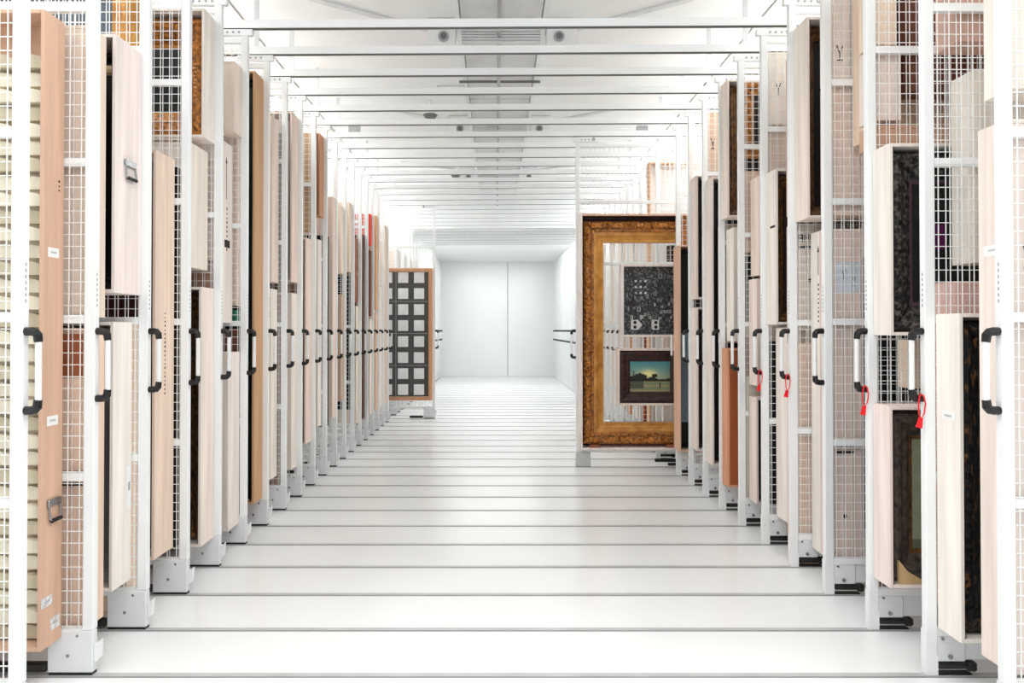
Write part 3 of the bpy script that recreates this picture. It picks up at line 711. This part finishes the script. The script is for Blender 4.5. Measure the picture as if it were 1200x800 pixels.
front(Rr, 6, 845.5, 853, 92, 254, (.94, .89, .84), 'open crate with brown gilt frame, upper front of eighth right rack', open_front=True, inner=M_MAROON, w=0.8,
      content=('brown gilt framed picture at the upper eighth right rack', 0.09, M_DGOLD, rnd_fn((.08, .05, .03), .03), 0.004, 0.09, None))
front(Rr, 6, 851.5, None, 266, 400, (.945, .91, .87), 'pale crate, middle front of eighth right rack', d=0.17, w=0.8)
front(Rr, 6, 846, 852.5, 408, 570, (.86, .62, .48), 'orange brown wooden crate, lower front of eighth right rack', w=0.8, facecol=(.66, .36, .20))
back(Rr, 6, None, 262, 402, (.76, .68, .64), 'greyish brown crate behind the eighth right rack', w=0.8, du=0.04)
front(Rr, 7, 827, 834.5, 207, 545, (.94, .89, .855), 'tall open crate with black interior, front of ninth right rack', open_front=True, inner=M_DBLACK, w=0.8,
      content=('black picture inside the tall crate of ninth right rack', 0.05, M_DBLACK, rnd_fn((.04, .04, .045), .02), 0, 0.09, None))
t, d, z0, z1 = back(Rr, 7, None, 130, 200, (.90, .78, .68), 'tan crate behind the ninth right rack, top', w=0.8, du=0.04)
glass_mark(t, Rr, .06, .2, .09)
front(Rr, 8, 810, 816.5, 205, 350, (.93, .87, .83), 'open crate with dark interior, upper front of tenth right rack', open_front=True, inner=M_MAROON, w=0.8,
      content=('dark picture inside upper crate of tenth right rack', 0.05, M_DBLACK, rnd_fn((.05, .035, .035), .02), 0, 0.09, None))
front(Rr, 8, 810, 816.5, 360, 528, (.94, .885, .85), 'open crate with dark interior, lower front of tenth right rack', open_front=True, inner=M_MAROON, w=0.8,
      content=('dark picture inside lower crate of tenth right rack', 0.05, M_MAROON, rnd_fn((.12, .05, .06), .02), 0, 0.09, None))
front(Rr, 9, 789.5, 796, 287, 529, (.90, .74, .63), 'peach open crate holding a teal grey board, front of eleventh right rack', open_front=True, inner=M_MAROON, w=0.8,
      content=('black picture with teal grey field inside the peach crate', 0.035, M_DBLACK, rnd_fn((.05, .05, .06), .02, ((0, 1, .12, .58, (.52, .60, .63)),)), 0, 0.09, None))
hung(Rr, 9, XR+0.05, 2.12, 2.62, 0.7, 'small orange brown picture above the peach crate, eleventh right rack', 0.07, M_GOLD, rnd_fn((.6, .32, .12), .08), 0.004, 0.05, behind=True)

# pulled out right rack: big crate with gold frame, and two pictures seen in its opening
ZF = ZK(10)-0.001; dd = 0.16; Zn = ZF-dd
X0 = 0.854+0.028
z1 = EYE+(CY-250)*Zn/F_PX; z0 = EYE+(CY-527)*Zn/F_PX; Wc = 1.62
rk = racks[('R', 10)]
for c in list(rk.children):
    if c.name.split('.')[0] in ('shoe', 'roller', 'foot', 'foot_shadow'):
        for g in list(c.children): bpy.data.objects.remove(g)
        bpy.data.objects.remove(c)
obj('foot', MB().cbox(0.0, 0.155, -0.003, 0.034, 0.004, 0.163, 0.003), mat('foot_grey', (.80, .81, .80), .5), rk)
obj('roller', MB().cbox(0.84, 1.10, 0.0, 0.034, 0.05, 0.085, 0.006), M_BLACK, rk)
obj('roller', MB().cbox(0.98, 1.15, 0.0, 0.034, 0.012, 0.04, 0.006), M_BLACK, rk)
def big(name, mb, m, par, **k): return obj(name, mb, m, par, **k)
bc = thing('crate', uniq('big white shallow crate around the large gold frame on the pulled out right rack'), 'crate', (X0, Zn, z0))
wp = wood((.945, .90, .87)); HH = z1-z0; b_ = 0.022
big('side_board', MB().cbox(0, b_, 0, dd, 0, HH, .002), wp, bc)
big('side_board', MB().cbox(Wc-b_, Wc, 0, dd, 0, HH, .002), wp, bc)
big('top_board', MB().cbox(b_+.001, Wc-b_-.001, 0, dd, HH-b_, HH, .002), wood((.90, .74, .66)), bc)
big('bottom_board', MB().cbox(b_+.001, Wc-b_-.001, 0, dd, 0, b_, .002), wp, bc)
big('wood_block', MB().cbox(.10, .20, .02, .10, b_, b_+.028, .002), wood((.62, .38, .28)), bc)
big('wood_block', MB().cbox(.90, 1.0, .02, .10, b_, b_+.028, .002), wood((.62, .38, .28)), bc)
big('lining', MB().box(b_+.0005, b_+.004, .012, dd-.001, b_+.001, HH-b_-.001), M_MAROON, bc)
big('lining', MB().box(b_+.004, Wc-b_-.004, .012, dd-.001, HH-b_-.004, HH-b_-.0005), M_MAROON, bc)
obj('shade_and_back_strip', MB().box(b_+.005, Wc-b_-.005, dd-.006, dd-.001, HH-b_-.09, HH-b_-.005), M_MAROON, bc)  # maroon strip painting the dark shade between top board and frame
obj('shade_and_back_strip', MB().box(b_+.005, b_+.08, dd-.006, dd-.001, b_+.001, HH-b_-.091), M_MAROON, bc)  # the same painted shade down the side gap
obj('shade_and_back_strip', MB().box(b_+.081, Wc-b_-.005, dd-.006, dd-.001, b_+.001, b_+.08), wood((.60, .40, .36)), bc)
gf = thing('gold_frame', 'large empty carved gold frame standing in the white crate of the pulled out rack', 'picture frame', (X0+b_+.012, ZF, z0+b_+.030))
gf.location.y -= .008
gw = Wc-2*b_-.024; gh = HH-2*b_-.030-.045; F = 0.225
outer = [(0, 0), (0, -.05), (.008, -.085), (.03, -.105), (.055, -.108), (.075, -.095), (.085, -.085)]
midp = [(.0855, -.085), (.095, -.092), (.108, -.092), (.116, -.080), (.118, -.072)]
inn = [(.1185, -.072), (.135, -.076), (.150, -.070), (.170, -.050), (.195, -.040), (.205, -.046), (.215, -.046), (F, -.036), (F, -.001)]
obj('carved_border', frame_mb(gw, gh, outer, seg=.016, orn=.016, cyc=.06, lobes=(2, 5)), M_GOLD, gf)
obj('beaded_moulding', frame_mb(gw, gh, midp, seg=.012, orn=.006, cyc=.03, lobes=(1, 2)), M_GOLD, gf)
obj('inner_moulding', frame_mb(gw, gh, inn, seg=.5), M_GOLDS, gf)
obj('sight_edge', frame_mb(gw-2*F+.012, gh-2*F+.012, [(0, -.004), (0, -.040), (.006, -.044), (.006, -.002)], seg=1), wood((.93, .80, .68)), gf, loc=(F-.006, 0, F-.006))

def px(x, Z=ZF-.06): return (x-CX)/F_PX*Z
def pz(y_, Z=ZF-.06): return EYE+(CY-y_)/F_PX*Z
def tray(lab, xa, xb, ya, yb, d, col, bt=0.03, topcol=None):
    Z = ZF-d; x0, x1, zt, zb = px(xa, Z), px(xb, Z), pz(ya, Z), pz(yb, Z)
    t = thing('tray', uniq(lab), 'crate', (x0, Z, zb)); W, H_ = x1-x0, zt-zb; m = wood(col)
    obj('side_board', MB().cbox(0, bt, 0, d, 0, H_, .002), m, t); obj('side_board', MB().cbox(W-bt, W, 0, d, 0, H_, .002), m, t)
    obj('top_board', MB().cbox(bt+.001, W-bt-.001, 0, d, H_-bt*.8, H_, .002), m, t)
    obj('bottom_board', MB().cbox(bt+.001, W-bt-.001, 0, d, 0, bt*.8, .002), m, t)
    obj('back_board', MB().box(bt+.001, W-bt-.001, d-.006, d-.001, bt*.8+.001, H_-bt*.8-.001), m, t)
    return x0+bt, x1-bt, zb+bt*.8, zt-bt*.8
xa, xb, za, zb_ = tray('white tray around the black relief, inside the gold frame', 727.5, 802, 309, 395, .09, (.94, .90, .87), .034)
rel = thing('relief_artwork', 'black relief artwork covered with small grey squares and two pale plaques', 'artwork', (xa+.002, ZF-.01, za+.001))
rw, rh = xb-xa-.004, zb_-za-.002
rr = random.Random(3)
def relf(u, v):
    g = .13+.16*rr.random()
    if rr.random() < .18: g += .24
    return (g, g*1.02, g*1.04)
obj('board', picture_mb(rw, rh, relf, res=.016, y=-.03, th=.029), M_PRINT, rel)
mg = {k: mat('relief_grey_%d' % k, (g, g, g), .6) for k, g in enumerate((.30, .48, .66, .86))}
for i in range(3):
    for j in range(3): obj('square', MB().cbox(0, .022, -.045, -.0305, 0, .022, .002), mg[3 if (i+j) % 3 else 2], rel, loc=(rw*.20+i*.052, 0, rh*.60+j*.062))
for i in range(120):
    u, v = .04+.90*rr.random(), .20+.72*rr.random()
    if u < .5 and v > .55: continue
    ww, hh = .012+.022*rr.random(), .018+.035*rr.random()
    lv = 3 if v < .45 and rr.random() < .5 else rr.randrange(3)
    x, z = u*rw, v*rh
    if x+ww > rw: continue
    m = MB(); b2 = .005; yy0, yy1 = -.036-.012*rr.random(), -.0305
    m.box(x, x+b2, yy0, yy1, z, z+hh); m.box(x+ww-b2, x+ww, yy0, yy1, z, z+hh); m.box(x, x+ww, yy0, yy1, z, z+b2); m.box(x, x+ww, yy0, yy1, z+hh-b2, z+hh)
    obj('small_frame', m, mg[lv], rel)
def plaque(x, w_, point):
    zz = rh*.07; h_ = .105
    pts = [(x, zz+.01), (x+.01, zz), (x+w_, zz), (x+w_, zz+h_), (x+.01, zz+h_), (x, zz+h_-.01)]
    if point: pts[3:3] = [(x+w_+.045, zz+h_/2)]
    o = obj('plaque', MB().prism(pts, -.05, -.0305), mg[3], rel)
    for q in (.27, .73): obj('round_hole', MB().tube([(x+w_*.55, -.0535, zz+h_*q), (x+w_*.55, -.0502, zz+h_*q)], .018, 10), M_BLACK, o)
plaque(rw*.13, .075, True); plaque(rw*.50, .075, False)

xa, xb, za, zb_ = tray('white tray around the landscape painting, inside the gold frame', 723, 803, 408, 475, .09, (.94, .88, .84), .03)
def land(u, v):
    hz = .40
    if v > hz:
        t_ = (v-hz)/(1-hz); c = (.62-.32*t_, .68-.10*t_, .55+.08*t_)
        g = math.exp(-((u-.47)/.22)**2-((v-.60)/.15)**2); c = tuple(min(1, c[i]+g*(.50, .30, .08)[i]) for i in range(3))
        hill = .62 - .9*abs(u-.25)**1.3; hill2 = .50-.10*u+.05*math.sin(u*14)
        if v < max(hill if u < .42 else 0, hill2) and not (u > .42 and v > hill2): c = (.12, .13, .12)
        if (u-.62)**2*1.2+(v-.53)**2*1.6 < .0065: c = (.10, .10, .09)
        if abs(u-.09) < .02 and v < .70: c = (.12, .14, .12)
        return c
    c = (.55+.1*math.sin(v*40), .56, .42)
    if .0 < u < .35 and v > .1: c = (.32, .33, .27)
    if abs(u-.74) < .015 and .1 < v < .3: c = (.15, .16, .13)
    if v > .34: c = (.10, .11, .10)
    return c
framed_picture('landscape painting with glowing sky in a wide dark brown frame', xa+.002, xb-.002, ZF-.08, ZF-.008, za+.001, zb_-.002, .115, 
               mat('dark_brown_frame', (.26, .14, .12), .5, rgb2=(.10, .055, .06), scale=(25, 25, 25), bump=.3), land, orn=.005, res=.011)

# far crates in the right row beyond the pulled out rack
side_generic(Rr, 11, [(0.3, 1.6, .05, .13, (.93, .87, .82), 'lower pale crate'), (1.7, 2.4, .12, .12, (.20, .13, .12), 'middle dark crate')])
front(Rr, 12, 757.5, 761, 3.42, 0.3, (.88, .70, .55), 'tall tan open crate on the fourteenth right rack beyond the pulled out one', open_front=True, w=0.9, backcol=(.95, .93, .91))
side_generic(Rr, 13, [(0.3, 1.9, .03, .12, (.62, .30, .18), 'lower rusty crate')])
side_generic(Rr, 14, [(0.3, 2.9, .03, .12, (.94, .90, .86), 'tall white crate')])
side_generic(Rr, 15, [(0.3, 2.0, .03, .12, (.85, .62, .45), 'lower orange tan crate')])
side_generic(Rr, 16, [(0.3, 2.8, .03, .12, (.93, .86, .80), 'tall cream crate')])
for k, c in ((18, (.92, .82, .74)), (20, (.94, .9, .86)), (22, (.93, .86, .8)), (24, (.95, .92, .88)), (27, (.93, .87, .82))):
    side_generic(Rr, k, [(0.3, 2.9, .05, .12, c, 'tall pale crate')])

# red seal tags hanging from four handles
for k, lab in ((5, 'seventh'), (4, 'sixth'), (1, 'third'), (0, 'second')):
    if k in (0, 1, 4, 5):
        kk = {5: 4, 4: 3, 1: 1, 0: 0}[k]
        t = thing('red_seal_tag', 'red plastic seal tag looped on the handle of the %s right rack' % ordn(kk), 'tag', (XR-0.022, ZK(kk)+0.016, 1.162), 'red seal tags on the right row handles')
        pth = [(0.0, -.019, .022), (.013, -.020, .012), (.020, -.021, -.02), (.014, -.021, -.06), (.002, -.021, -.085), (-.008, -.021, -.06), (-.010, -.021, -.02), (-.004, -.020, .010), (0, -.019, .022)]
        obj('loop', MB().tube(pth, .0028, 6), M_RED, t)
        tg = MB(); tg.prism([(-.008, -.075), (.008, -.08), (.004, -.125), (-.022, -.118)], -.0235, -.0195)
        obj('tag_plate', tg, M_RED, t)
bpy.context.view_layer.update()
